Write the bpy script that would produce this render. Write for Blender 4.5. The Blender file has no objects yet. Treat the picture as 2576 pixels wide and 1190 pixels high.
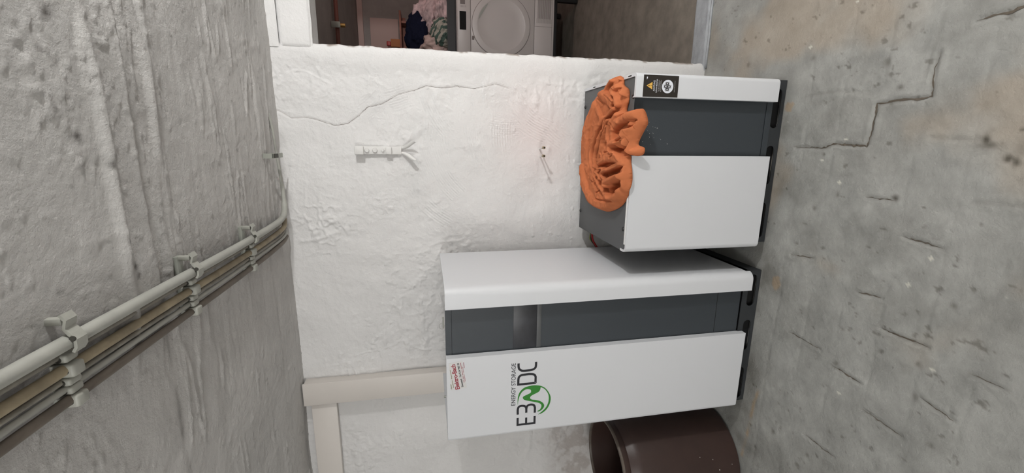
import bpy, bmesh, math, random
import numpy as np
from mathutils import Vector, Matrix
random.seed(4)
SC = bpy.context.scene
COL = SC.collection

# ------------------------------------------------------------------ camera
F = Vector((-0.21785216, 0.95644509, -0.19430188))
R = Vector((0.9759177, 0.2157586, -0.03213829))
U = Vector((-0.01118379, 0.19662404, 0.98041517))
cd = bpy.data.cameras.new('camera'); cam = bpy.data.objects.new('camera', cd); COL.objects.link(cam)
cd.sensor_fit = 'HORIZONTAL'; cd.sensor_width = 36; cd.lens = 36 * 1067.27 / 2576
cd.clip_start = .02
# the phone was held sideways: the top of the room is at the left of the frame
m = Matrix((( -U.x, R.x, -F.x), (-U.y, R.y, -F.y), (-U.z, R.z, -F.z))).to_4x4()
m.translation = Vector((0, -1.9758, 1.35)); cam.matrix_world = m
SC.camera = cam

# ------------------------------------------------------------------ light, world, exposure
w = bpy.data.worlds.new('world'); SC.world = w; w.use_nodes = True
w.node_tree.nodes['Background'].inputs[0].default_value = (1.0, .985, .97, 1)
w.node_tree.nodes['Background'].inputs[1].default_value = .12
def lamp(name, kind, loc, power, col, size=.04, rot=None, size_y=None):
    d = bpy.data.lights.new(name, kind); d.energy = power; d.color = col
    if kind == 'POINT': d.shadow_soft_size = size
    if kind == 'AREA':
        d.shape = 'RECTANGLE'; d.size = size; d.size_y = size_y or size
    o = bpy.data.objects.new(name, d); COL.objects.link(o); o.location = loc
    if rot: o.rotation_euler = rot
    return o
lamp('cellar_lamp', 'POINT', (1.42, -1.48, 1.66), 40, (1, .995, .985), .04)
lamp('rear_fill', 'POINT', (-1.25, -3.2, 1.50), 30, (1, 1, .99), .28)  # added fill from behind the camera, no known source there
lamp('laundry_lamp', 'POINT', (1.95, .95, 1.7), 5.5, (1, .78, .74), .05)
vs = SC.view_settings
vs.view_transform = 'Standard'; vs.look = 'None'; vs.gamma = 1; vs.use_curve_mapping = False; vs.exposure = .88

# ------------------------------------------------------------------ materials
def srgb(*c):
    return tuple(((v/255)/12.92 if v/255 <= .04045 else ((v/255+.055)/1.055)**2.4) for v in c) + (1,)
MATS = {}
def mat(name, col, rough=.6, metal=0, spec=.5, var=0, vscale=5, bump=(), stain=None, coords='Object'):
    """bump: list of (scale xyz, detail, strength, distance); var: brightness variation; stain: (rgb, attribute)"""
    m = bpy.data.materials.new(name); m.use_nodes = True; nt = m.node_tree; N = nt.nodes; L = nt.links
    b = N['Principled BSDF']
    b.inputs['Roughness'].default_value = rough; b.inputs['Metallic'].default_value = metal
    b.inputs['Specular IOR Level'].default_value = spec
    tc = N.new('ShaderNodeTexCoord')
    def noise(scale, detail, rgh=.6):
        mp = N.new('ShaderNodeMapping'); L.new(tc.outputs[coords], mp.inputs[0])
        mp.inputs['Scale'].default_value = scale if isinstance(scale, tuple) else (scale,)*3
        n = N.new('ShaderNodeTexNoise'); n.inputs['Scale'].default_value = 1; n.inputs['Detail'].default_value = detail
        n.inputs['Roughness'].default_value = rgh
        L.new(mp.outputs[0], n.inputs['Vector']); return n.outputs['Fac']
    colout = None
    if var:
        ns = noise(vscale, 6)
        ramp = N.new('ShaderNodeValToRGB'); L.new(ns, ramp.inputs[0])
        ramp.color_ramp.elements[0].position = .3; ramp.color_ramp.elements[1].position = .7
        ramp.color_ramp.elements[0].color = tuple(v*(1-var) for v in col[:3]) + (1,)
        ramp.color_ramp.elements[1].color = tuple(min(1, v*(1+var)) for v in col[:3]) + (1,)
        colout = ramp.outputs[0]
    if stain:
        for rgb, attr in stain:
            a = N.new('ShaderNodeAttribute'); a.attribute_name = attr
            mx = N.new('ShaderNodeMix'); mx.data_type = 'RGBA'
            L.new(a.outputs['Fac'], mx.inputs[0])
            if colout: L.new(colout, mx.inputs[6])
            else: mx.inputs[6].default_value = col
            mx.inputs[7].default_value = rgb
            colout = mx.outputs[2]
    if colout: L.new(colout, b.inputs['Base Color'])
    else: b.inputs['Base Color'].default_value = col
    prev = None
    for sc, det, st, dist in bump:
        ns = noise(sc, det, .65)
        bp = N.new('ShaderNodeBump'); bp.inputs['Strength'].default_value = st; bp.inputs['Distance'].default_value = dist
        L.new(ns, bp.inputs['Height'])
        if prev: L.new(prev, bp.inputs['Normal'])
        prev = bp.outputs[0]
    if prev: L.new(prev, b.inputs['Normal'])
    MATS[name] = m
    return m
M_wall = mat('white_plaster', (.72, .71, .70, 1), .75, var=.05, vscale=3,
             bump=[(38, 8, .55, .007), (110, 6, .5, .003)], stain=[(srgb(120, 100, 84), 'stain'), (srgb(226, 205, 203), 'tint')])
M_ceil = mat('ceiling_paint', (.54, .525, .505, 1), .8, var=.07, vscale=4,
             bump=[((9, 50, 10), 6, .3, .005), (70, 9, .75, .006), (190, 5, .6, .0025)], stain=[(srgb(80, 75, 70), 'stain')])
M_floor = mat('grey_painted_concrete', (.305, .306, .288, 1), .6, spec=.3, var=.20, vscale=9,
              bump=[(30, 9, .5, .006), (120, 7, .5, .0025)], stain=[(srgb(162, 146, 126), 'tan'), (srgb(66, 60, 50), 'stain'), (srgb(200, 198, 188), 'fleck')])
M_crack = mat('crack_shade', srgb(88, 80, 70), .9)  # dark colour paints the shade down in the floor cracks
M_crackw = mat('hairline_crack', srgb(120, 114, 108), .9)
M_rust = mat('rust_stain', srgb(150, 112, 80), .9)
M_sill = mat('sill_paint', (.33, .345, .36, 1), .55, var=.15, vscale=18, bump=[(40, 8, .5, .006)])
M_lroomw = mat('laundry_wall', (.36, .33, .31, 1), .8, var=.12, vscale=6, bump=[(40, 6, .4, .004)])
M_lfloor = mat('laundry_floor', (.21, .185, .155, 1), .7, var=.25, vscale=9, bump=[(45, 7, .5, .005)])
M_white = mat('white_powder_coat', (.63, .64, .66, 1), .42, spec=.45, bump=[(900, 2, .12, .0004)])
M_whiteedge = mat('white_sheet_edge', (.70, .70, .69, 1), .5)
M_dark = mat('anthracite_powder_coat', (.038, .045, .052, 1), .5, spec=.45, var=.06, vscale=300, bump=[(700, 2, .25, .0005)])
M_darktop = mat('anthracite_top_plate', (.085, .088, .09, 1), .5, spec=.5, bump=[(700, 2, .2, .0004)])
M_plinth = mat('black_plinth', (.03, .033, .036, 1), .55, spec=.4, bump=[(500, 2, .2, .0005)])
M_black = mat('black_plastic', (.012, .012, .013, 1), .5)
M_void = mat('black_inside', (.006, .006, .006, 1), .9)
M_film = mat('display_film', (.030, .031, .036, 1), .42, spec=.5, var=.25, vscale=25)
M_ink = mat('logo_black', srgb(22, 23, 30), .5)
M_ink2 = mat('logo_grey', srgb(44, 47, 52), .5)
M_green = mat('logo_green', srgb(40, 122, 34), .5)
M_red = mat('print_red', srgb(150, 22, 48), .5)
M_pink = mat('print_pink', srgb(178, 92, 108), .5)
M_olive = mat('print_olive', srgb(140, 130, 95), .5)
M_sticker = mat('sticker_paper', (.62, .61, .60, 1), .3)
M_labelblk = mat('label_black', srgb(42, 37, 33), .35)
M_labelw = mat('label_white', srgb(225, 228, 235), .4)
M_labelg = mat('label_grey', srgb(165, 165, 165), .4)
M_yellow = mat('warning_yellow', srgb(222, 176, 84), .4)
M_trunk = mat('cream_trunking', (.64, .60, .56, 1), .45, var=.02, vscale=4)
M_orange = mat('orange_cotton', (.50, .158, .066, 1), .9, spec=.12, var=.16, vscale=11, bump=[(900, 2, .3, .0006)])
M_barrel = mat('brown_plastic', (.042, .024, .020, 1), .4, spec=.45, var=.12, vscale=9, bump=[(60, 4, .15, .002)])
M_barrelrim = mat('brown_rim_worn', (.09, .07, .055, 1), .4, var=.3, vscale=40)
M_fleck = mat('paint_fleck', srgb(215, 212, 205), .6)
M_pipe = mat('grey_pvc_tube', (.36, .36, .325, 1), .5, var=.12, vscale=12)
M_tan = mat('tan_old_cable', (.31, .255, .17, 1), .65, var=.32, vscale=14)
M_cable = mat('dusty_grey_cable', (.26, .245, .21, 1), .7, var=.25, vscale=25, bump=[(80, 5, .4, .003)])
M_brownc = mat('dark_brown_cable', (.15, .125, .10, 1), .6, var=.2, vscale=20)
M_clip = mat('clip_plastic', (.36, .36, .32, 1), .5, var=.1, vscale=30)
M_galv = mat('galvanised_clip', (.34, .35, .31, 1), .45, metal=.3)
M_hole = mat('screw_dark', (.04, .038, .03, 1), .6)
M_redw = mat('red_wire', srgb(170, 40, 40), .4)
M_yg = mat('yellow_green_wire', srgb(150, 160, 70), .4)
M_iron = mat('painted_iron', (.70, .69, .67, 1), .5, bump=[(90, 5, .4, .002)])
M_brass = mat('brass', (.5, .3, .1, 1), .35, metal=.8)
M_copper = mat('rusty_pipe_paint', (.22, .08, .06, 1), .5)
M_wood = mat('reddish_wood', (.33, .12, .08, 1), .55, var=.2, vscale=20)
M_pale = mat('pale_board', (.60, .44, .40, 1), .7)
M_dryer = mat('appliance_white', (.60, .56, .54, 1), .38)
M_grille = mat('grille_grey', (.20, .17, .16, 1), .6)
M_navy = mat('navy_towel', (.012, .014, .032, 1), .95, spec=.1, bump=[(300, 3, .5, .003)])
M_floral = mat('floral_cotton', (.60, .45, .45, 1), .9, spec=.1, var=.35, vscale=22, bump=[(40, 5, .4, .006)])
M_box = mat('orange_carton', (.50, .20, .08, 1), .7)
M_redp = mat('red_plastic', (.5, .05, .04, 1), .4)
M_glass = mat('lamp_glass', (.8, .8, .8, 1), .2)
M_brick = mat('bare_brown_plaster', (.20, .15, .11, 1), .9, var=.3, vscale=18, bump=[(50, 7, .6, .01)])

def striped(name, a, b, scale):
    m = mat(name, a, .9, spec=.1, bump=[(80, 4, .4, .003)]); nt = m.node_tree; N = nt.nodes
    tc = N.new('ShaderNodeTexCoord'); wv = N.new('ShaderNodeTexWave'); wv.inputs['Scale'].default_value = scale
    wv.inputs['Distortion'].default_value = 3; wv.bands_direction = 'DIAGONAL'
    mx = N.new('ShaderNodeValToRGB'); mx.color_ramp.interpolation = 'LINEAR'
    mx.color_ramp.elements[0].position = .45; mx.color_ramp.elements[1].position = .55
    mx.color_ramp.elements[0].color = a; mx.color_ramp.elements[1].color = b
    nt.links.new(tc.outputs['Object'], wv.inputs[0]); nt.links.new(wv.outputs['Fac'], mx.inputs[0])
    nt.links.new(mx.outputs[0], N['Principled BSDF'].inputs['Base Color']); return m
M_stripe = striped('green_striped_cotton', (.45, .42, .36, 1), (.10, .15, .125, 1), 9)

# ------------------------------------------------------------------ helpers
def tag(o, label=None, cat=None, group=None, kind=None):
    if label: o['label'] = label
    if cat: o['category'] = cat
    if group: o['group'] = group
    if kind: o['kind'] = kind
    return o
def empty(name, loc, label, cat, group=None):
    o = bpy.data.objects.new(name, None); COL.objects.link(o); o.location = loc
    o.empty_display_size = .05
    return tag(o, label, cat, group)
def link(name, me, m, parent=None, smooth=False):
    """mesh given in world coordinates"""
    if m and not me.materials: me.materials.append(m)
    if smooth:
        me.polygons.foreach_set('use_smooth', [True]*len(me.polygons))
    o = bpy.data.objects.new(name, me); COL.objects.link(o)
    if parent:
        o.parent = parent
        base = Vector(parent.location); p = parent.parent
        while p: base += Vector(p.location); p = p.parent
        me.transform(Matrix.Translation(-base))
    return o
def bm_obj(name, bm, m, parent=None, smooth=False):
    bmesh.ops.recalc_face_normals(bm, faces=bm.faces)
    me = bpy.data.meshes.new(name); bm.to_mesh(me); bm.free()
    if smooth == 'auto':
        o = link(name, me, m, parent); me.polygons.foreach_set('use_smooth', [True]*len(me.polygons))
        try: me.set_sharp_from_angle(angle=math.radians(35))
        except Exception: pass
        return o
    return link(name, me, m, parent, smooth)
def box(bm, x0, x1, y0, y1, z0, z1, bev=0, rot=None, seg=2):
    r = bmesh.ops.create_cube(bm, size=1)
    vs_ = r['verts']
    for v in vs_:
        v.co = Vector(((x0+x1)/2 + v.co.x*(x1-x0), (y0+y1)/2 + v.co.y*(y1-y0), (z0+z1)/2 + v.co.z*(z1-z0)))
    es = {e for v in vs_ for e in v.link_edges}
    if bev:
        rr = bmesh.ops.bevel(bm, geom=list(es), offset=bev, segments=seg, affect='EDGES', profile=.5)
        vs_ = rr['verts'] if False else vs_
    return vs_
def boxo(name, m, parent, *a, bev=0, smooth=False):
    bm = bmesh.new(); box(bm, *a, bev=bev); return bm_obj(name, bm, m, parent, 'auto' if bev else smooth)
def cyl(bm, p, q, r, r2=None, seg=20, caps=True):
    p, q = Vector(p), Vector(q); d = q-p; r2 = r if r2 is None else r2
    mt = Matrix.Translation((p+q)/2) @ d.to_track_quat('Z', 'Y').to_matrix().to_4x4()
    bmesh.ops.create_cone(bm, cap_ends=caps, segments=seg, radius1=r, radius2=r2, depth=d.length, matrix=mt)
def tube(bm, pts, r, seg=12, caps=True):
    """swept tube through points; r float or list"""
    pts = [Vector(p) for p in pts]; n = len(pts); rings = []
    up = Vector((0, 0, 1))
    for i, p in enumerate(pts):
        t = (pts[min(i+1, n-1)] - pts[max(i-1, 0)]).normalized()
        if i == 0:
            a = t.orthogonal().normalized()
        else:
            a = (a - t*a.dot(t)).normalized()
        b = t.cross(a); rr = r[i] if isinstance(r, (list, tuple)) else r
        rings.append([bm.verts.new(p + (a*math.cos(2*math.pi*k/seg) + b*math.sin(2*math.pi*k/seg))*rr) for k in range(seg)])
    for i in range(n-1):
        for k in range(seg):
            bm.faces.new((rings[i][k], rings[i][(k+1) % seg], rings[i+1][(k+1) % seg], rings[i+1][k]))
    if caps:
        bm.faces.new(rings[0]); bm.faces.new(rings[-1])
def spline(pts, n=8):
    P = [Vector(p) for p in pts]; out = []
    for i in range(len(P)-1):
        p0, p1, p2, p3 = P[max(i-1, 0)], P[i], P[i+1], P[min(i+2, len(P)-1)]
        for k in range(n):
            t = k/n
            out.append(.5*((2*p1) + (p2-p0)*t + (2*p0-5*p1+4*p2-p3)*t*t + (3*p1-p0-3*p2+p3)*t**3))
    out.append(P[-1]); return out
def lathe(bm, c, prof, seg=64):
    rings = []
    for r, z in prof:
        rings.append([bm.verts.new((c[0]+r*math.cos(2*math.pi*k/seg), c[1]+r*math.sin(2*math.pi*k/seg), c[2]+z)) for k in range(seg)])
    for i in range(len(prof)-1):
        for k in range(seg):
            bm.faces.new((rings[i][k], rings[i][(k+1) % seg], rings[i+1][(k+1) % seg], rings[i+1][k]))
    return rings
# numpy value noise
_rng = np.random.default_rng(7); _T = _rng.random((256, 256))
def vn(x, y, s=0):
    x = x + s*17.31; y = y + s*9.17
    xi = np.floor(x).astype(int); yi = np.floor(y).astype(int); fx = x-xi; fy = y-yi
    fx = fx*fx*(3-2*fx); fy = fy*fy*(3-2*fy)
    g = lambda a, b: _T[a & 255, b & 255]
    return (g(xi, yi)*(1-fx)+g(xi+1, yi)*fx)*(1-fy) + (g(xi, yi+1)*(1-fx)+g(xi+1, yi+1)*fx)*fy - .5
def fbm(x, y, oct=4, s=0, gain=.5):
    o = 0; a = 1
    for k in range(oct):
        o = o + a*vn(x*2**k, y*2**k, s+k*3); a *= gain
    return o
def sstep(a, b, x):
    t = np.clip((x-a)/(b-a), 0, 1); return t*t*(3-2*t)
def segdist(X, Y, pts):
    d = np.full(X.shape, 9.)
    for (x0, y0), (x1, y1) in zip(pts[:-1], pts[1:]):
        vx, vy = x1-x0, y1-y0; L2 = vx*vx+vy*vy+1e-12
        t = np.clip(((X-x0)*vx+(Y-y0)*vy)/L2, 0, 1)
        d = np.minimum(d, np.hypot(X-x0-t*vx, Y-y0-t*vy))
    return d
def grid(name, A, B, fn, m, parent=None, attrs=None):
    """A, B: 1-d coordinate arrays; fn(a,b)->xyz arrays"""
    a, b = np.meshgrid(A, B, indexing='ij'); X, Y, Z = fn(a, b)
    na, nb = len(A), len(B)
    co = np.stack([X, Y, Z], -1).reshape(-1, 3).astype(np.float32)
    i, j = np.meshgrid(np.arange(na-1), np.arange(nb-1), indexing='ij'); i = i.ravel(); j = j.ravel()
    q = np.stack([i*nb+j, (i+1)*nb+j, (i+1)*nb+j+1, i*nb+j+1], -1).astype(np.int32)
    return mesh_np(name, co, q, m, parent, {k: f(a, b).ravel() for k, f in (attrs or {}).items()})
def mesh_np(name, co, q, m, parent=None, attrs=None):
    me = bpy.data.meshes.new(name)
    me.vertices.add(len(co)); me.vertices.foreach_set('co', co.ravel())
    me.loops.add(q.size); me.loops.foreach_set('vertex_index', q.ravel())
    me.polygons.add(len(q)); me.polygons.foreach_set('loop_start', np.arange(len(q), dtype=np.int32)*4)
    me.polygons.foreach_set('loop_total', np.full(len(q), 4, np.int32))
    me.update(calc_edges=True)
    for k, v in (attrs or {}).items():
        at = me.attributes.new(k, 'FLOAT', 'POINT'); at.data.foreach_set('value', np.clip(v, 0, 1).astype(np.float32))
    return link(name, me, m, parent, True)
def dense(lo, a, b, hi, fine, coarse=.06):
    l = np.arange(lo, a, coarse); mm = np.arange(a, b, fine); h = np.arange(b, hi+coarse, coarse)
    return np.concatenate([l, mm, h])
# flat shapes from outlines, via 2-D curves with holes (local x,y -> given plane)
def plate(name, loops, depth, m, parent, place, bevel=0, cyclic=True):
    cu = bpy.data.curves.new('tmp', 'CURVE'); cu.dimensions = '2D'; cu.fill_mode = 'BOTH'
    cu.extrude = depth/2; cu.bevel_depth = bevel
    for lp in loops:
        s = cu.splines.new('POLY'); s.points.add(len(lp)-1)
        for p, q in zip(s.points, lp): p.co = (q[0], q[1], 0, 1)
        s.use_cyclic_u = True
    o = bpy.data.objects.new('tmp', cu); COL.objects.link(o)
    dg = bpy.context.evaluated_depsgraph_get(); me = bpy.data.meshes.new_from_object(o.evaluated_get(dg))
    bpy.data.objects.remove(o); bpy.data.curves.remove(cu)
    me.transform(place); me.name = name; me.materials.clear()
    return link(name, me, m, parent)
FRONT = lambda y: Matrix.Translation((0, y, 0)) @ Matrix.Rotation(math.pi/2, 4, 'X')   # (x, z) outline standing at depth y
TOPZ = lambda z: Matrix.Translation((0, 0, z))
def text(name, s, x0, z0, w, h, m, parent, y, ang=0, th=.0003, off=0, sx=None):
    cu = bpy.data.curves.new('tmp', 'FONT'); cu.body = s; cu.extrude = th; cu.offset = off
    o = bpy.data.objects.new('tmp', cu); COL.objects.link(o)
    dg = bpy.context.evaluated_depsgraph_get(); me = bpy.data.meshes.new_from_object(o.evaluated_get(dg))
    bpy.data.objects.remove(o); bpy.data.curves.remove(cu)
    xs = [v.co.x for v in me.vertices]; ys = [v.co.y for v in me.vertices]
    bx, by = min(xs), min(ys)
    fx = w/(max(xs)-bx); fy = h/(max(ys)-by)
    me.transform(Matrix.Diagonal((fx, fy, 1, 1)) @ Matrix.Translation((-bx, -by, 0)))
    me.transform(FRONT(y) @ Matrix.Translation((x0, z0, 0)) @ Matrix.Rotation(ang, 4, 'Z'))
    me.name = name; me.materials.clear()
    return link(name, me, m, parent)
def ribbon(pts, w, closed=False):
    """outline polygon(s) of a stroke along pts"""
    P = [Vector((p[0], p[1])) for p in pts]; n = len(P); L, Rr = [], []
    for i in range(n):
        a = P[i]-P[i-1] if i or closed else P[1]-P[0]
        b = P[(i+1) % n]-P[i] if i < n-1 or closed else P[-1]-P[-2]
        a.normalize(); b.normalize(); t = (a+b).normalized(); nn = Vector((-t.y, t.x))
        k = 1/max(.6, nn.dot(Vector((-a.y, a.x))))
        L.append(P[i]+nn*w/2*k); Rr.append(P[i]-nn*w/2*k)
    if closed: return [L, Rr]
    return [L+Rr[::-1]]
def crackstrip(bm, pts, w, place, jit=.3, seed=1):
    rnd = random.Random(seed); P = []
    for (a, b), (c, d) in zip(pts[:-1], pts[1:]):
        L = math.hypot(c-a, d-b); n = max(2, int(L/.008))
        for k in range(n):
            t = k/n; P.append((a+(c-a)*t+rnd.gauss(0, .0011), b+(d-b)*t+rnd.gauss(0, .0011)))
    P.append(pts[-1]); n = len(P); prev = None
    for i, p in enumerate(P):
        q0 = P[max(i-1, 0)]; q1 = P[min(i+1, n-1)]; tx, ty = q1[0]-q0[0], q1[1]-q0[1]; L = math.hypot(tx, ty) or 1
        ww = w*rnd.uniform(.25, 1.2)*min(1, 4*(i+.3)/n, 4*(n-i-.7)/n+.05)
        nx, ny = -ty/L*ww/2, tx/L*ww/2
        cur = (bm.verts.new(place(p[0]+nx, p[1]+ny)), bm.verts.new(place(p[0]-nx, p[1]-ny)))
        if prev: bm.faces.new((prev[0], prev[1], cur[1], cur[0]))
        prev = cur

ZC = 1.949; XJ = .384
# ------------------------------------------------------------------ setting: floor
SPOTS = [(.017, -1.157, .016, .010, .9), (.005, -1.165, .010, .022, .7), (-.027, -1.207, .009, .009, .9), (-.034, -1.223, .012, .008, .8), (-.15, -.981, .008, .009, .9),
         (.243, -.881, .014, .010, .6), (.166, -.932, .007, .008, .7), (.041, -1.218, .005, .005, .8), (.0, -1.23, .02, .016, .35),
         (-.81, -1.202, .008, .008, .5), (-.70, -1.14, .014, .01, .45), (.13, -.984, .008, .006, .8), (-.03, -.725, .008, .006, .7), (-.16, -.80, .010, .006, .5),
         (-.6, -.9, .006, .006, .5), (-.35, -.78, .005, .008, .6), (.33, -.3, .01, .01, .5), (.30, -.62, .012, .012, .4)]
def floor_stain(x, y):
    s = np.zeros_like(x)
    for cx, cy, rx, ry, a in SPOTS:
        wob = 1+.9*fbm(x*60, y*60, 2, 5)
        s = np.maximum(s, a*np.exp(-(((x-cx)/rx)**2+((y-cy)/ry)**2)*wob))
    s = np.maximum(s, .5*sstep(.50, .68, fbm(x*38, y*30, 4, 11, .6)+.12*fbm(x*3, y*3, 2, 4)))
    s = np.maximum(s, .13*sstep(.0, .5, fbm(x*6, y*5, 5, 15, .65)))
    for sp_, dk in zip(SLAB, SLD): s = np.maximum(s, .30*dk*np.exp(-(segdist(x+.008*vn(x*30, y*30, 1), y+.008*vn(x*30, y*30, 9), sp_)/.006)**2))
    for cx, cy in ((-1.139, -.703), (-1.123, -.86), (-.409, -1.175), (-.726, -.903), (-.602, -1.129), (-.22, -.722)):
        s = np.maximum(s, .55*np.exp(-(np.hypot(x-cx, y-cy)/.010)**2*np.maximum(.4, 1+1.5*fbm(x*70, y*70, 2, 6))))
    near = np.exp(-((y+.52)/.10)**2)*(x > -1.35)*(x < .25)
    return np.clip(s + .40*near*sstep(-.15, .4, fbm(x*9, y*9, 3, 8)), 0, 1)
def floor_fleck(x, y):
    s = .9*sstep(.66, .70, fbm(x*48, y*48, 2, 131)+.10*fbm(x*4, y*4, 2, 132))
    for cx, cy in ((-.60, -1.165), (-.39, -1.06), (-.12, -.80), (-.30, -1.1), (.34, -.60), (-.82, -.93), (.02, -.80), (-.05, -.72)):
        s = np.maximum(s, .9*sstep(.006, .004, np.hypot((x-cx), (y-cy)*.8)+.003*vn(x*200, y*200, 1)))
    return s
def floor_tan(x, y):
    a = .50*sstep(.05, .5, fbm(x*3.2, y*3.2, 4, 21)-.12+.45*np.exp(-((x-.42)/.16)**2-((y+.35)/.45)**2)+.3*np.exp(-((x-.33)/.1)**2-((y+.85)/.25)**2))
    d = segdist(x, y, [(-1.02, -.60), (-1.1, -.588), (-1.25, -.578), (-1.36, -.566)])
    a = np.maximum(a, .8*np.exp(-(d/.008)**2)*(.4+1.2*sstep(-.2, .3, fbm(x*20, y*20, 2, 9))))
    p = np.hypot((x+.535)/1.5, y+.607); a = np.maximum(a, .95*sstep(.021, .016, p+.007*fbm(x*70, y*70, 2, 2)))
    p = np.hypot(x-.139, (y+.547)); a = np.maximum(a, .9*sstep(.022, .016, p+.012*fbm(x*70, y*70, 2, 2)))
    return a
SLAB = [[(-.008, -.601), (-.009, -.718), (.005, -.753), (-.001, -.869), (.041, -.874), (.124, -.876), (.13, -.931), (.129, -.984), (.133, -1.018), (.196, -1.01), (.246, -1.014)],
        [(.305, -1.081), (.311, -1.109), (.308, -1.139), (.315, -1.166), (.31, -1.25)], [(.169, -.608), (.178, -.708), (.158, -.846)],
        [(-.46, -.928), (-.454, -.996)], [(-.703, -.7), (-.707, -.839)], [(-.74, -.891), (-.748, -.99)], [(-.545, -1.013), (-.545, -1.142)], [(-.827, -1.012), (-.837, -1.133)], [(-.694, -1.152), (-.71, -1.236)],
        [(-1.054, -.838), (-1.05, -.958)], [(-.567, -1.241), (-.569, -1.31)], [(-.256, -1.019), (-.266, -1.12)], [(-.156, -.895), (-.157, -.978)], [(-.088, -.713), (-.103, -.777), (-.093, -.831)], [(-.406, -.654), (-.394, -.755)],
        [(.025, -1.039), (.015, -1.157)], [(-.136, -1.167), (-.133, -1.257)], [(.283, -.88), (.332, -.944)], [(.338, -1.0), (.19, -.992)]]
SLW = [.007, .008, .0015, .0045, .003, .004, .0045, .003, .003, .003, .002, .004, .003, .0015, .003, .0015, .0015, .0015, .0015]
SLD = [1, 1, .4, .8, .6, .8, .9, .7, .7, .6, .5, .7, .6, .4, .6, .5, .5, .4, .4]
def floor_z(x, y):
    z = .005*fbm(x*5, y*5, 3, 1) + .0030*fbm(x*20, y*20, 5, 2, .6)
    for k, s in enumerate(SLAB):
        d = segdist(x+.006*vn(x*40, y*40, k), y+.006*vn(x*40, y*40, k+9), s); z = z - SLD[k]*(.0032*np.exp(-(d/.005)**2) - .0016*np.exp(-((d-.013)/.006)**2))
    yw = y + .012*fbm(x*5, y*5, 3, 77)
    row = np.abs((yw+.63)/.125-np.round((yw+.63)/.125))*.125
    z = z - .0016*np.exp(-(row/.006)**2)*sstep(-.15, .2, fbm(x*7, y*7, 2, 78))*(y < -.5)
    z = z - .002*floor_stain(x, y)
    flat = sstep(-.62, -.56, y)  # flatter below the cabinets
    return z*(1-.75*flat) - .0015
grid('floor', dense(-3.2, -1.6, .75, 3.0, .005), dense(-3.6, -1.45, .0, -.04, .005)[:-1],
     lambda a, b: (a, b, floor_z(a, b)), M_floor, attrs={'stain': floor_stain, 'tan': floor_tan, 'fleck': floor_fleck})['kind'] = 'structure'
fl = bpy.data.objects['floor']
bm = bmesh.new()
for k, s in enumerate(SLAB):
    w_ = SLW[k]
    if w_ > .0019: crackstrip(bm, s, w_, lambda x, y: (x, y, float(floor_z(np.array([x]), np.array([y]))[0])+.0012), seed=k)
bm_obj('floor_crack', bm, M_crack, fl)
# ------------------------------------------------------------------ setting: ceiling
def ceil_z(x, y):
    yr = -.957 + .006*fbm(x*6, x*0, 3, 3)
    fade = sstep(-.55, -.30, x)
    z = -.022*fade*sstep(yr+.004, yr-.010, y)                # the nearer strip hangs a little lower
    z = z - .012*fade*np.exp(-((y+1.05+.05*(x*0)+.02*vn(x*5, y*0, 4))/.012)**2)*np.clip(.5+vn(x*9, y*9, 2)*1.6, 0, 1)
    st = fbm(x*2.4, y*24, 4, 31)                             # board-marked streaks running parallel to the wall
    far = sstep(-1.0, -.9, y)
    z = z - .020*np.clip(st-.15, 0, 1)*(.2+.8*far)*sstep(-.9, -.2, x) + .006*np.clip(-st-.2, 0, 1)*far
    s2 = 1-np.abs(fbm(x*2.0+3, y*15, 2, 35))*16              # sharp broken fins
    z = z - .0055*np.clip(s2, 0, 1)*sstep(.08, .3, fbm(x*5, y*8, 3, 36))*far
    z = z - .009*fbm(x*3.2, y*4, 3, 12) - .0020*fbm(x*24, y*20, 4, 14, .55)
    z = z - .012*np.clip(fbm(x*16, y*12, 3, 41)-.42, 0, 1) - .008*np.clip(fbm(x*55, y*60, 3, 47, .6)-.34, 0, 1)
    z = z - .008*np.clip(fbm(x*70, y*90, 2, 43, .6)-.16, 0, 1)*sstep(-.2, .2, fbm(x*5, y*5, 2, 44))*sstep(-.90, -1.0, y)
    return ZC + z
def ceil_stain_shade(x, y):
    s = .45*sstep(.58, .72, fbm(x*24, y*18, 3, 51))
    s = np.maximum(s, .35*np.exp(-((y+.935)/.008)**2)*(.5+1.5*fbm(x*20, y*20, 2, 3)))  # shadow beside the ceiling step, painted as a dark line
    for cx, cy, r_ in ((.189, -1.12, .01), (-.0, -1.11, .008), (-.195, -1.05, .007), (-.25, -1.035, .008), (-.27, -1.03, .007), (-.05, -1.055, .006)):
        s = np.maximum(s, .9*np.exp(-(np.hypot(x-cx, y-cy)/r_)**2*(1+vn(x*90, y*90, 3))))
    c = np.exp(-((x+.37)/.08)**2)*(y > -1.6)*(y < -.1)  # darker strip of ceiling along the cable bundle
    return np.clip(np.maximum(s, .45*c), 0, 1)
grid('ceiling', dense(-3.2, -1.75, .75, 3.0, .006), dense(-3.6, -1.5, .02, .1, .005),
     lambda a, b: (a, b, ceil_z(a, b)), M_ceil, attrs={'stain': ceil_stain_shade})['kind'] = 'structure'  # stain here also carries the painted step shadow
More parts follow.
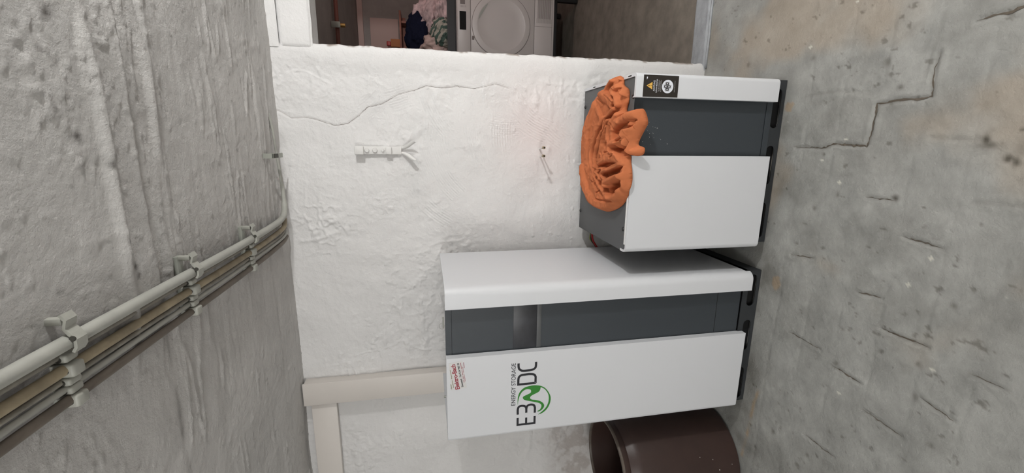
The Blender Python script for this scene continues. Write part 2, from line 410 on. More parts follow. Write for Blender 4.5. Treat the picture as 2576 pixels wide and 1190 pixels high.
# ------------------------------------------------------------------ setting: back wall (left of the doorway)
COMBS = [(.150, 1.56, .060, .045, 2.3, .009), (.175, 1.46, .05, .05, 1.9, .010), (-.03, 1.36, .150, .035, .18, .009), (-.13, 1.40, .120, .032, .10, .008), (-.03, 1.28, .12, .04, .25, .010), (.12, 1.30, .10, .04, .5, .010),
         (.060, .985, .075, .045, 1.57, .010), (.030, 1.00, .055, .06, .02, .012), (.13, .90, .075, .05, .75, .010), (.07, .84, .07, .06, 1.1, .011), (-.20, 1.24, .06, .05, .7, .010), (-.02, 1.12, .09, .04, .3, .010),
         (-.33, 1.30, .07, .04, .9, .011), (.04, .75, .06, .05, .9, .012)]
def wall_relief(x, z):
    r = .014*fbm(x*2.6, z*2.6, 3, 61) + .0045*fbm(x*11, z*9, 4, 63)
    rough_zone = sstep(-.05, .30, fbm(x*4, z*4, 3, 59))
    s1 = fbm(x*14+5*vn(x*4, z*4, 3), z*26, 4, 65); r = r + (.003+.010*rough_zone)*np.clip(s1-.12, 0, 1)
    s2 = 1-np.abs(fbm(x*7+2*z, z*5-3*x, 3, 68))*11; r = r + .0026*np.clip(s2, 0, 1)*rough_zone
    r = r + (.0008+.0022*rough_zone)*fbm(x*55, z*55, 3, 67, .6)
    r = r + .012*np.clip(fbm(x*26, z*30, 3, 57)-.40, 0, 1)
    rough = np.exp(-((x+.36)/.12)**2-((z-1.80)/.12)**2)
    rg = 1-np.abs(fbm(x*24, z*24, 3, 69))*5
    r = r + .0075*rough*np.clip(rg, 0, 1)
    d = segdist(x, z, [(-.44, 1.90), (-.43, 1.82), (-.40, 1.74)]); r = r + .004*np.exp(-(d/.008)**2)
    for k, (cx, cz, rx, rz, ang, sp) in enumerate(COMBS):
        c_, s_ = math.cos(ang), math.sin(ang)
        al = (x-cx)*c_ + (z-cz)*s_; ac = -(x-cx)*s_ + (z-cz)*c_       # along / across the strokes
        mk = sstep(1.1, .8, np.abs(al)/rx + .25*vn(ac*60, al*5, k))*sstep(1.05, .85, np.abs(ac)/rz)
        u = ac + 1.2*al*al
        w_ = np.sin(2*math.pi*u/sp); amp = .5+.9*(vn(u/sp*.9, al*6, k+20)+.3)
        r = r + .0020*mk*amp*np.sign(w_)*np.abs(w_)**.7
    d = segdist(x, z, WCR); r = r - .0022*np.exp(-(d/.004)**2)
    sm = sstep(.27, .33, x+.015*vn(z*6, z*0, 5))            # smoother band beside the doorway
    r = r*(1-.75*sm) + .003*sm
    return r
WCR = [(.124, 1.96), (.109, 1.928), (.088, 1.895), (.091, 1.827), (.077, 1.776), (.059, 1.724), (.068, 1.67), (.099, 1.629), (.139, 1.583), (.154, 1.522), (.195, 1.454), (.216, 1.38), (.234, 1.334), (.226, 1.271), (.236, 1.201), (.228, 1.124), (.251, 1.034), (.236, .974)]
def wall_fn(a, z):
    edge = XJ + .006*fbm(z*14, z*0, 3, 81) + .003*vn(z*60, z*0, 2)
    # last 5 cm before the opening roll back into the reveal
    x = np.where(a > .33, .33+(a-.33)*(edge-.33)/(XJ-.33), a)
    t = np.clip((a-(XJ-.035))/.035, 0, 1)
    y = -wall_relief(a, z) + .022*(1-np.sqrt(np.maximum(0, 1-t*t)))
    return x, y, z
def wall_stain(x, z):
    s = .75*sstep(.372, .380, x+.006*fbm(z*25, x*0, 2, 3))*sstep(.05, .3, fbm(z*22, x*3, 3, 91))*(z < 1.8)
    # bare brown patch low down by the barrel
    q = sstep(.84, .66, z+.22*fbm(x*5, z*5, 3, 92))*sstep(-1.40, -1.62, x+.10*fbm(x*8, z*8, 2, 93))
    s = np.maximum(s, .5*q*(.5+.5*sstep(-.1, .2, fbm(x*20, z*20, 3, 94))))
    s = np.maximum(s, .3*np.exp(-(segdist(x, z, WCR)/.002)**2))
    return s
def wall_tint(x, z):
    return .35*np.exp(-((x-.06)/.2)**2-((z-.86)/.16)**2)
wl = grid('wall_back', np.concatenate([np.arange(-3.2, -1.9, .05), np.arange(-1.9, XJ-.0001, .004), [XJ]]), np.concatenate([np.arange(-.02, 1.97, .004)]),
     wall_fn, M_wall, attrs={'stain': wall_stain, 'tint': wall_tint}); wl['kind'] = 'structure'
bm = bmesh.new()
crackstrip(bm, WCR, .0016, lambda x, z: (x, float(-wall_relief(np.array([x]), np.array([z]))[0])-.0008, z), seed=3)
bm_obj('wall_crack', bm, M_crackw, wl)
bm = bmesh.new(); box(bm, -3.2, XJ-.006, .030, .12, -.02, 1.97); box(bm, 1.32, 3.0, .0, .12, -.02, 1.97)
box(bm, XJ-.01, 1.33, .022, .12, 1.905, 1.97)
bm_obj('wall_core', bm, M_wall, wl)
# lintel over the opening: painted beam with a groove above it
def lint(a, b):
    return a, -.004-.004*fbm(a*9, b*9, 3, 5)+np.where(b < 1.80, .02*sstep(1.80, 1.787, b), 0), b
g = grid('trim_1', np.arange(.366, 1.34, .006), np.arange(1.784, 1.898, .004), lambda a, b: (a, -.006-.004*fbm(a*9, b*9, 3, 5)+.012*sstep(1.795, 1.784, b)+.006*sstep(.374, .366, a), b+.003*vn(a*20, b*0, 3)), M_wall)
g['kind'] = 'structure'
bm = bmesh.new(); box(bm, .372, 1.33, .003, .12, 1.786, 1.905); bm_obj('lintel_beam', bm, M_wall, g)
g2 = grid('trim_2', np.arange(.362, 1.34, .006), np.arange(1.910, 1.966, .004), lambda a, b: (a, -.006-.004*fbm(a*9, b*9, 3, 8)+.004*sstep(1.918, 1.912, b), b), M_wall); g2['kind'] = 'structure'
# threshold strip
sl = grid('trim_3', np.arange(.35, 1.34, .008), np.arange(-.012, .115, .006),
          lambda a, b: (a, b, .012 + .006*fbm(a*10, b*20, 3, 6) - .016*sstep(.000, -.012, b) - .012*sstep(.095, .115, b)), M_sill); sl['kind'] = 'structure'
bm = bmesh.new(); tube(bm, [(.36+.05*k, -.016+.002*math.sin(k*1.7), .003) for k in range(20)], .006, 8); bm_obj('sill_bead', bm, M_sill, sl, True)

bm = bmesh.new(); box(bm, -3.3, -3.2, -3.7, .1, -.02, 1.98); tag(bm_obj('wall_left', bm, M_wall, None), kind='structure')
bm = bmesh.new(); box(bm, 2.3, 2.4, -3.7, .0, -.02, 1.98); tag(bm_obj('wall_right', bm, M_wall, None), kind='structure')
bm = bmesh.new(); box(bm, -3.3, 2.4, -3.7, -3.6, -.02, 1.98); tag(bm_obj('wall_front', bm, M_wall, None), kind='structure')
# ------------------------------------------------------------------ laundry room beyond the doorway
st = lambda n, m, *a: tag(boxo(n, m, None, *a), kind='structure')
lf = grid('floor_laundry', np.arange(-.6, 2.7, .03), np.arange(.10, 2.8, .03), lambda a, b: (a, b, -.004+.006*fbm(a*6, b*6, 3, 3)), M_lfloor); lf['kind'] = 'structure'
st('wall_far', M_lroomw, -.7, 2.7, 2.75, 2.85, -.02, 2.0)
st('wall_laundry_left', M_lroomw, -.7, -.6, .12, 2.75, -.02, 2.0)
st('wall_laundry_right', M_lroomw, 2.6, 2.7, .12, 2.75, -.02, 2.0)
st('ceiling_laundry', M_lroomw, -.7, 2.7, .12, 2.85, 1.96, 2.05)
st('trim_4', M_pale, -.6, 2.6, 2.72, 2.75, 1.905, 1.955)

# ------------------------------------------------------------------ cabinets
def shell_path(xa, xb, yf, yb, r, right):
    """plan of an L-shaped wrap: from the inner end of the front strip round the corner to the back"""
    pts = []
    s = 1 if right else -1
    # outer corner at (xb, yf)
    pts.append((xa, yf))
    cx, cy = xb-s*r, yf+r
    for k in range(9):
        a = k/8*math.pi/2
        pts.append((cx+s*r*math.sin(a), cy-r*math.cos(a)))
    pts.append((xb, yb))
    return pts
def wrap(name, xa, xb, yf, yb, z0, z1, r, right, m, parent, t=.012, ret=.022, cr=.008):
    """folded sheet: outer skin, thickness t, with a short return at the inner front edge"""
    P = shell_path(xa, xb, yf, yb, r, right); bm = bmesh.new()
    s = 1 if right else -1
    outer = [Vector((xa, yf+ret))] + [Vector(p) for p in P]
    inner = []
    ri = max(.002, r-t)
    inner.append(Vector((xa+s*t*.3, yf+ret))); inner.append(Vector((xa+s*t*.3, yf+t)))
    cx, cy = xb-s*r, yf+r
    for k in range(9):
        a = k/8*math.pi/2
        inner.append(Vector((cx+s*ri*math.sin(a), cy-ri*math.cos(a))))
    inner.append(Vector((xb-s*t, yb)))
    loop = outer + inner[::-1]
    lo = [bm.verts.new((p.x, p.y, z0)) for p in loop]; hi = [bm.verts.new((p.x, p.y, z1)) for p in loop]
    n = len(loop)
    for i in range(n):
        bm.faces.new((lo[i], lo[(i+1) % n], hi[(i+1) % n], hi[i]))
    no = len(outer)
    # caps as quads between outer and inner
    for V in (lo, hi):
        for i in range(no-1):
            a, b = V[i], V[i+1]; c = V[n-1-min(i+1, len(inner)-1)]; d = V[n-1-min(i, len(inner)-1)]
            try: bm.faces.new([v for k_, v in enumerate((a, b, c, d)) if v not in (a, b, c, d)[:k_]])
            except Exception: pass
    return bm_obj(name, bm, m, parent, 'auto')
def stadium(x0, x1, z0, z1, n=8):
    r = (z1-z0)/2; zc = (z0+z1)/2; L = []
    for k in range(n+1):
        a = math.pi/2+math.pi*k/n; L.append((x0+r+r*math.cos(a), zc+r*math.sin(a)))
    for k in range(n+1):
        a = -math.pi/2+math.pi*k/n; L.append((x1-r+r*math.cos(a), zc+r*math.sin(a)))
    return L
def plinth(parent, x0, x1, yf, yb, slots, h=.075):
    loops = [[(x0, .001), (x1, .001), (x1, h), (x0, h)]] + [stadium(a, b, .016, .052) for a, b in slots]
    o = plate('plinth', loops, .003, M_plinth, parent, FRONT(yf))
    for a_ in (x0, x1-.003): boxo('plinth_side', M_plinth, o, a_, a_+.003, yf+.002, yb, .001, h)
    boxo('plinth_slot_shade', M_void, o, x0+.004, x1-.004, yf+.022, yf+.025, .002, h-.002)  # black sheet standing in for the shade inside the hollow plinth
    return o
def cylo(name, m, parent, p, q, r, seg=20, r2=None):
    bm = bmesh.new(); cyl(bm, p, q, r, r2, seg); return bm_obj(name, bm, m, parent, 'auto')

# --- low battery cabinet
YF = -.553; YB = -.05
xr0, xr1, xrs, xrp, zt, zb = -.402, .238, .156, -.044, .627, .058
bc = empty('battery_cabinet', ((xr0+xr1)/2, -.3, 0), 'low anthracite and white battery cabinet with an orange cloth lying on its top', 'battery cabinet')
bm = bmesh.new(); box(bm, xr0+.014, xr1-.014, YF+.03, YB, .078, zt-.003, bev=.001); box(bm, xr0+.002, xr0+.0135, YF+.047, YB, zb, zt-.003)
boxb = bm_obj('body', bm, M_dark, bc)
boxo('lower_panel', M_dark, boxb, xrp+.002, xrs+.03, YF+.0285, YF+.031, .052, .0765)
boxo('top_plate', M_darktop, bc, xr0+.001, xr1-.012, YF+.0175, YB-.002, zt-.003, zt, bev=.001)
for x, y in ((.157, -.066), (.160, -.530), (-.318, -.066), (-.317, -.522)):
    bm = bmesh.new(); cyl(bm, (x, y, zt), (x, y, zt+.004), .0085, .006, 20); cyl(bm, (x, y, zt+.004), (x, y, zt+.0045), .003, .003, 6)
    bm_obj('screw', bm, M_black, bc, 'auto')
rs = wrap('right_shell', xrs, xr1, YF, YB, zb, zt+.004, .016, True, M_white, bc, t=.012)
for y in (-.50, -.44, -.34, -.17):
    boxo('vent_slot', M_void, rs, xr1-.0085, xr1-.0045, y-.012, y+.012, zt+.0038, zt+.0046)
ls = wrap('left_shell', xrp, xr0, YF, YF+.045, zb, zt+.001, .020, False, M_white, bc, t=.009)
boxo('edge_fold', M_whiteedge, ls, xr0+.03, xrp, YF+.0095, YF+.016, zt-.004, zt+.003, bev=.0005)
plinth(bc, xr0+.015, xr1+.0, YF+.032, YB-.02, [(.062, .208), (-.155, -.004), (-.370, -.225)])
# warning label
lb = plate('warning_label', [[(.158, .605), (.2305, .605), (.2305, .472), (.1585, .472)]], .0004, M_labelblk, rs, FRONT(YF-.0004))
yL = YF-.0009
tri = plate('warning_triangle', [[(.195, .5935), (.2075, .5715), (.183, .5715)]], .0003, M_yellow, rs, FRONT(yL))
plate('exclamation_mark', [[(.1938, .587), (.1965, .587), (.1958, .579), (.1945, .579)], [(.194, .5765), (.1963, .5765), (.1963, .5745), (.194, .5745)]], .0003, M_labelblk, rs, FRONT(yL-.0004))
text('label_text', 'ACHTUNG', .1775, .5612, .035, .0065, M_labelw, rs, yL, off=.0)
text('label_text', 'Lithium-Batterien', .173, .5530, .044, .0048, M_labelw, rs, yL)
text('label_text', 'Vor dem Arbeiten alle', .1755, .5460, .039, .0032, M_labelg, rs, yL)
text('label_text', 'Trennschalter', .178, .5418, .034, .0030, M_labelg, rs, yL)
text('label_text', 'ausschalten', .1755, .5374, .039, .0034, M_labelg, rs, yL)
circ = [(.194+.0222*math.cos(a*math.pi/20), .513+.0215*math.sin(a*math.pi/20)) for a in range(40)]
plate('label_disc', [circ], .0003, M_labelw, rs, FRONT(yL))
icons = []
for cx, cz, big in ((.2035, .5155, 0), (.1943, .5205, 0), (.1935, .508, 0), (.1845, .5145, 0)):
    icons.append([(cx-.0040, cz-.0060), (cx+.0040, cz-.0060), (cx+.0040, cz+.0060), (cx-.0040, cz+.0060)])
    icons.append([(cx-.0019, cz-.0026), (cx+.0019, cz-.0026), (cx+.0019, cz+.0026), (cx-.0019, cz+.0026)])
plate('label_icon', icons, .0003, M_labelblk, rs, FRONT(yL-.0004))
fr = []
for cx, cz in ((.2035, .5155), (.1943, .5205), (.1935, .508), (.1845, .5145)):
    fr.append([(cx-.0058, cz-.0088), (cx+.0058, cz-.0088), (cx+.0058, cz+.0088), (cx-.0058, cz+.0088)])
    fr.append([(cx-.0054, cz-.0084), (cx+.0054, cz-.0084), (cx+.0054, cz+.0084), (cx-.0054, cz+.0084)])
for a in range(0, 8, 2): plate('label_icon', fr[a:a+2], .0002, M_ink2, rs, FRONT(yL-.0006))
text('label_text', 'Lieferumfang beachten', .176, .4845, .038, .0030, M_labelg, rs, yL)
plate('label_mark', [[(.2145, .5935), (.2235, .5945), (.224, .5905), (.2195, .5905)]], .0003, M_labelw, rs, FRONT(yL))
rnd = random.Random(5)
for k in range(18):
    x, z = rnd.choice([(.02, .555), (.045, .53), (-.0, .50), (.03, .54)]); x += rnd.gauss(0, .016); z += rnd.gauss(0, .013)
    s = rnd.uniform(.0003, .0010); boxo('paint_speck', M_fleck, boxb, x-s, x+s*rnd.uniform(.5, 2), YF+.0294, YF+.0302, z-s, z+s)
# connector block and cables coming out of its left rear
cb = boxo('cable_gland', M_black, bc, xr0-.012, xr0+.016, -.125, -.045, .545, .590, bev=.003)
for k, (nm, mm, dy, r) in enumerate((('cable', M_redw, -.004, .0045), ('cable', M_black, .007, .0045), ('cable', M_yg, .017, .003))):
    P = [(xr0-.008, -.085+dy, .575), (xr0-.03, -.080+dy, .570), (xr0-.065, -.058+dy, .555+.003*k), (xr0-.10, -.044+dy, .53), (xr0-.16, -.040+dy, .49), (xr0-.20, -.040+dy, .45)]
    bm = bmesh.new(); tube(bm, spline(P), r, 10); o = bm_obj('power_cable', bm, mm, None, True)
    tag(o, ['red', 'black', 'yellow and green'][k]+' power cable running from the low cabinet behind the tall one', 'cable', 'power cables between the cabinets')

# --- tall storage cabinet
xl0, xl1, xls, xlp, zlt, zlb = -1.121, -.506, -.584, -.773, 1.2993, .055
tc = empty('energy_storage_cabinet', ((xl0+xl1)/2, -.3, 0), 'tall white and anthracite power storage cabinet with a green and black logo', 'electrical cabinet')
YBL = -.055
bm = bmesh.new(); box(bm, xl0+.014, xl1-.014, YF+.03, YBL, .078, zlt-.023, bev=.001); body = bm_obj('body', bm, M_dark, tc)
rs = wrap('right_shell', xls, xl1, YF, YBL, zlb, zlt, .034, True, M_white, tc, t=.010)
ls = wrap('left_shell', xlp, xl0, YF, YBL, zlb, zlt, .018, False, M_white, tc, t=.008, ret=.028)
boxo('seam', M_void, body, xlp+.004, xls+.01, YF+.0292, YF+.0302, .186, .1875)
plinth(tc, xl0+.015, xl1+.0, YF+.025, YBL-.02, [(-.662, -.524), (-.865, -.725), (-1.095, -.945)])
dw = boxo('display_window', M_film, tc, xlp+.006, xls-.010, YF+.0285, YF+.0302, .956, 1.046, bev=.0006)
boxo('display_bar', M_darktop, dw, xlp+.004, xls-.003, YF+.026, YF+.0298, .938, .9555, bev=.0015)
boxo('top_plate', M_darktop, tc, xl0+.012, xl1-.012, YF+.030, YBL-.002, zlt-.0225, zlt-.0205)
boxo('top_trim', M_dark, tc, xlp+.001, xls-.001, YF+.0285, YF+.031, zlt-.022, zlt)
# small tie and bolt on top
bm = bmesh.new(); box(bm, -.712, -.668, -.42, -.41, zlt, zlt+.006); tube(bm, [(-.705+.012*math.cos(a), -.415, zlt+.009+.010*math.sin(a)) for a in [k*.6 for k in range(11)]], .0008, 6)
bm_obj('tie', bm, M_clip, tc)
cylo('bolt', M_galv, tc, (-1.010, -.42, zlt-.001), (-1.010, -.42, zlt+.008), .004, 12)
# logo
yl = YF-.0004; S = .0088
E_ = [[(-1.084, 1.0345), (-1.049, 1.0345), (-1.049, 1.026), (-1.0755, 1.026), (-1.0755, 1.0003), (-1.0515, 1.0003), (-1.0515, .9920), (-1.0755, .9920), (-1.0755, .9665), (-1.049, .9665), (-1.049, .958), (-1.084, .958)]]
plate('logo_letter', E_, .0004, M_ink, ls, FRONT(yl))
def sp2(pts, n=6): return [(v.x, v.y) for v in spline([(a, b, 0) for a, b in pts], n)]
T = ribbon(sp2([(-1.034, 1.030), (-1.022, 1.0305), (-1.010, 1.030), (-1.001, 1.0265), (-.9975, 1.018), (-.999, 1.006), (-1.005, .9985), (-1.014, .9965), (-1.030, .9963)]), S)
plate('logo_letter', T, .0004, M_ink, ls, FRONT(yl))
T = ribbon(sp2([(-1.014, .9965), (-1.003, .994), (-.9975, .987), (-.9965, .977), (-1.000, .967), (-1.010, .9625), (-1.020, .962), (-1.034, .962)]), S)
plate('logo_letter', T, .0004, M_ink, ls, FRONT(yl-.00002))
D = ribbon([(-.9045, .9625), (-.9045, 1.0300)] + sp2([(-.885, 1.0300), (-.873, 1.0275), (-.866, 1.018), (-.8645, 1.0), (-.8645, .985), (-.868, .9695), (-.877, .9628), (-.888, .9622)])+[(-.9043, .9622)], S)
plate('logo_letter', D, .0004, M_ink, ls, FRONT(yl))
Cc = ribbon(sp2([(-.816, 1.030), (-.829, 1.0298), (-.840, 1.0265), (-.8475, 1.015), (-.8485, .995), (-.8475, .977), (-.841, .9650), (-.830, .9620), (-.816, .9620)]), S)
plate('logo_letter', Cc, .0004, M_ink, ls, FRONT(yl))
G = [(-.99, 1.031), (-.961, 1.031), (-.938, 1.024), (-.921, 1.007), (-.915, .983), (-.915, .961), (-.921, .938), (-.934, .92), (-.957, .905), (-.977, .899), (-1.001, .902), (-1.023, .913), (-1.038, .93), (-1.044, .948), (-1.043, .948), (-1.033, .934), (-1.017, .918), (-.997, .909), (-.976, .907), (-.956, .911), (-.935, .925), (-.925, .941), (-.933, .942), (-.943, .947), (-.95, .96), (-.956, .974), (-.962, .981), (-.969, .982), (-.975, .975), (-.979, .959), (-.985, .943), (-.994, .931), (-1.005, .925), (-1.016, .927), (-1.027, .937), (-1.031, .95), (-1.028, .952), (-1.023, .942), (-1.011, .936), (-1.0, .938), (-.992, .949), (-.986, .966), (-.98, .985), (-.973, 1.004), (-.965, 1.011), (-.958, 1.009), (-.953, .998), (-.946, .982), (-.939, .979), (-.932, .981), (-.928, .989), (-.928, .999), (-.936, 1.013), (-.952, 1.023), (-.975, 1.029), (-.991, 1.03)]
G2 = sp2(G[:14], 4)+sp2(G[14:22], 4)+sp2(G[22:36], 4)+sp2(G[36:], 4)
plate('logo_swirl', [G2], .0004, M_green, ls, FRONT(yl-.00004))
text('logo_text', 'ENERGY STORAGE', -.992, 1.0405, .178, .0165, M_ink2, ls, yl)
# installer sticker, pasted on slightly askew
an = math.atan2(.016, .102)
stk = plate('sticker', [[(-.791, 1.291), (-.784, 1.242), (-.894, 1.226), (-.900, 1.283)]], .0003, M_sticker, ls, FRONT(yl))
ys = yl-.0005
def stext(s, x, z, w, h, m, off=0): return text('sticker_text', s, x, z, w, h, m, ls, ys, ang=an, off=off)
stext('Elektro-Bach', -.8965, 1.2515, .1035, .0165, M_red, off=.018)
stext('Eisenstadt - Tel. 8 34 94/5 53', -.889, 1.2385, .098, .0075, M_ink, off=.01)
stext('Meister', -.894, 1.2800, .020, .0050, M_olive)
stext('Installation - Reparaturen', -.889, 1.2722, .073, .0050, M_olive)
stext('Licht - Kraft - Antennen - Haustechnik', -.872, 1.2343, .082, .0038, M_pink)
stext('Anlagenbau - Wartung', -.868, 1.2293, .060, .0038, M_pink)
stext('Notdienst', -.8125, 1.2325, .022, .0035, M_pink)

# ------------------------------------------------------------------ orange cloth on the low cabinet
OUT = [(.245, -.416), (.231, -.452), (.206, -.46), (.185, -.5), (.15, -.505), (.116, -.494), (.108, -.52), (.11, -.573), (.109, -.63), (.068, -.666), (.043, -.647), (.011, -.617), (-.006, -.613), (-.015, -.656), (-.035, -.652), (-.043, -.611), (-.038, -.558), (-.031, -.533), (-.058, -.561), (-.099, -.58), (-.141, -.582), (-.188, -.549), (-.231, -.505), (-.27, -.399), (-.275, -.295), (-.267, -.2), (-.222, -.131), (-.151, -.103), (-.08, -.074), (-.006, -.070), (.074, -.085), (.14, -.145), (.191, -.219), (.213, -.31), (.241, -.345)]
FOLDS = [  # centre line, half width, height above the pile, stacking level
    ([(0.094, -0.15), (0.025, -0.13), (-0.047, -0.154), (-0.107, -0.177)], 0.0279, 0.020, 0.004),
    ([(0.148, -0.22), (0.093, -0.188), (0.024, -0.155), (-0.037, -0.149)], 0.0225, 0.014, 0.008),
    ([(-0.116, -0.114), (-0.182, -0.153), (-0.235, -0.231), (-0.247, -0.361), (-0.212, -0.479), (-0.16, -0.55), (-0.105, -0.565), (-0.052, -0.552)], 0.0261, 0.024, 0.002),
    ([(-0.134, -0.227), (-0.19, -0.275), (-0.216, -0.342), (-0.221, -0.446), (-0.194, -0.515)], 0.0225, 0.018, 0.006),
    ([(0.197, -0.285), (0.169, -0.348), (0.138, -0.417)], 0.0207, 0.018, 0.012),
    ([(0.131, -0.268), (0.096, -0.309), (0.073, -0.313)], 0.0153, 0.012, 0.016),
    ([(0.093, -0.364), (0.059, -0.322), (0.014, -0.285), (-0.039, -0.257), (-0.087, -0.26), (-0.129, -0.298), (-0.167, -0.354), (-0.193, -0.416), (-0.205, -0.484), (-0.19, -0.533), (-0.163, -0.537)], 0.0099, 0.016, 0.024),
    ([(0.082, -0.42), (0.035, -0.37), (-0.014, -0.337), (-0.061, -0.314), (-0.107, -0.333), (-0.14, -0.386), (-0.162, -0.442), (-0.158, -0.479)], 0.0067, 0.014, 0.032),
    ([(0.061, -0.414), (0.013, -0.381), (-0.032, -0.364), (-0.069, -0.345)], 0.0045, 0.009, 0.036),
    ([(0.178, -0.502), (0.148, -0.527), (0.114, -0.513), (0.088, -0.468), (0.056, -0.433), (0.022, -0.428), (-0.017, -0.461), (-0.045, -0.506), (-0.062, -0.552)], 0.0117, 0.022, 0.026),
    ([(0.122, -0.451), (0.1, -0.401), (0.075, -0.377), (0.049, -0.375)], 0.0076, 0.014, 0.026),
    ([(0.233, -0.452), (0.215, -0.481), (0.202, -0.452), (0.187, -0.418), (0.159, -0.458), (0.137, -0.471)], 0.0090, 0.020, 0.018),
    ([(0.226, -0.407), (0.21, -0.367), (0.19, -0.353), (0.167, -0.395), (0.145, -0.45)], 0.0072, 0.016, 0.018),
    ([(0.189, -0.48), (0.163, -0.518), (0.131, -0.508), (0.096, -0.479)], 0.0090, 0.018, 0.012),
    ([(0.022, -0.392), (-0.014, -0.375), (-0.044, -0.402), (-0.046, -0.477)], 0.0180, 0.016, 0.022),
    ([(-0.073, -0.357), (-0.06, -0.413), (-0.057, -0.488), (-0.066, -0.548)], 0.0153, 0.018, 0.026),
    ([(-0.014, -0.377), (-0.041, -0.358), (-0.067, -0.396)], 0.0108, 0.014, 0.028),
    ([(-0.1, -0.617), (-0.119, -0.561), (-0.133, -0.494), (-0.148, -0.427)], 0.0135, 0.022, 0.024),
    ([(-0.066, -0.566), (-0.082, -0.605), (-0.099, -0.629)], 0.0090, 0.018, 0.030),
    ([(-0.107, -0.407), (-0.095, -0.46), (-0.082, -0.52), (-0.072, -0.557)], 0.0090, 0.016, 0.030),
    ([(-0.1, -0.359), (-0.1, -0.406), (-0.122, -0.388), (-0.137, -0.425)], 0.0049, 0.010, 0.036),
    ([(0.009, -0.46), (0.039, -0.451), (0.067, -0.472), (0.083, -0.527), (0.096, -0.588), (0.096, -0.65), (0.071, -0.673), (0.05, -0.653)], 0.0189, 0.026, 0.018),
    ([(0.0, -0.468), (0.005, -0.522), (0.028, -0.57), (0.045, -0.624)], 0.0135, 0.022, 0.028),
    ([(-0.012, -0.522), (-0.005, -0.563), (0.02, -0.599), (0.035, -0.643)], 0.0108, 0.020, 0.022),
    ([(-0.031, -0.594), (0.001, -0.604), (0.022, -0.625), (0.042, -0.646)], 0.0099, 0.018, 0.018),
    ([(-0.021, -0.649), (-0.03, -0.617), (-0.031, -0.583)], 0.0153, 0.022, 0.010),
]
NICKS = [
    ([(-0.173, -0.471), (-0.158, -0.51), (-0.141, -0.547)], 0.0108, 0.030),
    ([(-0.105, -0.329), (-0.106, -0.36)], 0.0045, 0.016),
    ([(-0.021, -0.479), (-0.022, -0.529), (-0.011, -0.564)], 0.0063, 0.022),
    ([(-0.094, -0.237), (-0.122, -0.251)], 0.0036, 0.008),
    ([(-0.205, -0.312), (-0.171, -0.357)], 0.0032, 0.010),
    ([(-0.005, -0.258), (-0.054, -0.232)], 0.0027, 0.006),
    ([(0.038, -0.51), (0.052, -0.573), (0.054, -0.624)], 0.0036, 0.012),
    ([(0.043, -0.642), (0.066, -0.622), (0.064, -0.67)], 0.0036, 0.010),
    ([(0.005, -0.525), (0.017, -0.569)], 0.0032, 0.010),
    ([(-0.011, -0.587), (0.013, -0.596)], 0.0032, 0.010),
    ([(0.18, -0.408), (0.151, -0.454), (0.133, -0.426)], 0.0032, 0.012),
    ([(0.213, -0.474), (0.191, -0.458)], 0.0032, 0.012),
    ([(0.196, -0.373), (0.176, -0.365)], 0.0022, 0.008),
    ([(-0.04, -0.396), (-0.03, -0.449)], 0.0027, 0.006),
    ([(-0.114, -0.44), (-0.1, -0.511), (-0.084, -0.557)], 0.0032, 0.010),
    ([(-0.231, -0.303), (-0.224, -0.423), (-0.21, -0.507)], 0.0027, 0.007),
    ([(-0.147, -0.196), (-0.169, -0.281)], 0.0027, 0.006),
    ([(-0.204, -0.397), (-0.214, -0.466)], 0.0022, 0.007),
    ([(-0.036, -0.55), (-0.066, -0.591)], 0.0036, 0.012),
    ([(0.067, -0.208), (0.004, -0.203)], 0.0032, 0.005),
    ([(0.05, -0.325), (0.023, -0.305)], 0.0022, 0.008),
    ([(-0.055, -0.474), (-0.037, -0.511)], 0.0027, 0.006),
    ([(-0.145, -0.389), (-0.155, -0.424)], 0.0036, 0.012),
    ([(0.082, -0.588), (0.104, -0.582)], 0.0018, 0.003),
    ([(0.173, -0.253), (0.15, -0.311)], 0.0027, 0.005),
    ([(0.023, -0.241), (-0.016, -0.192)], 0.0027, 0.004),
    ([(0.072, -0.455), (0.038, -0.49)], 0.0027, 0.006),
]
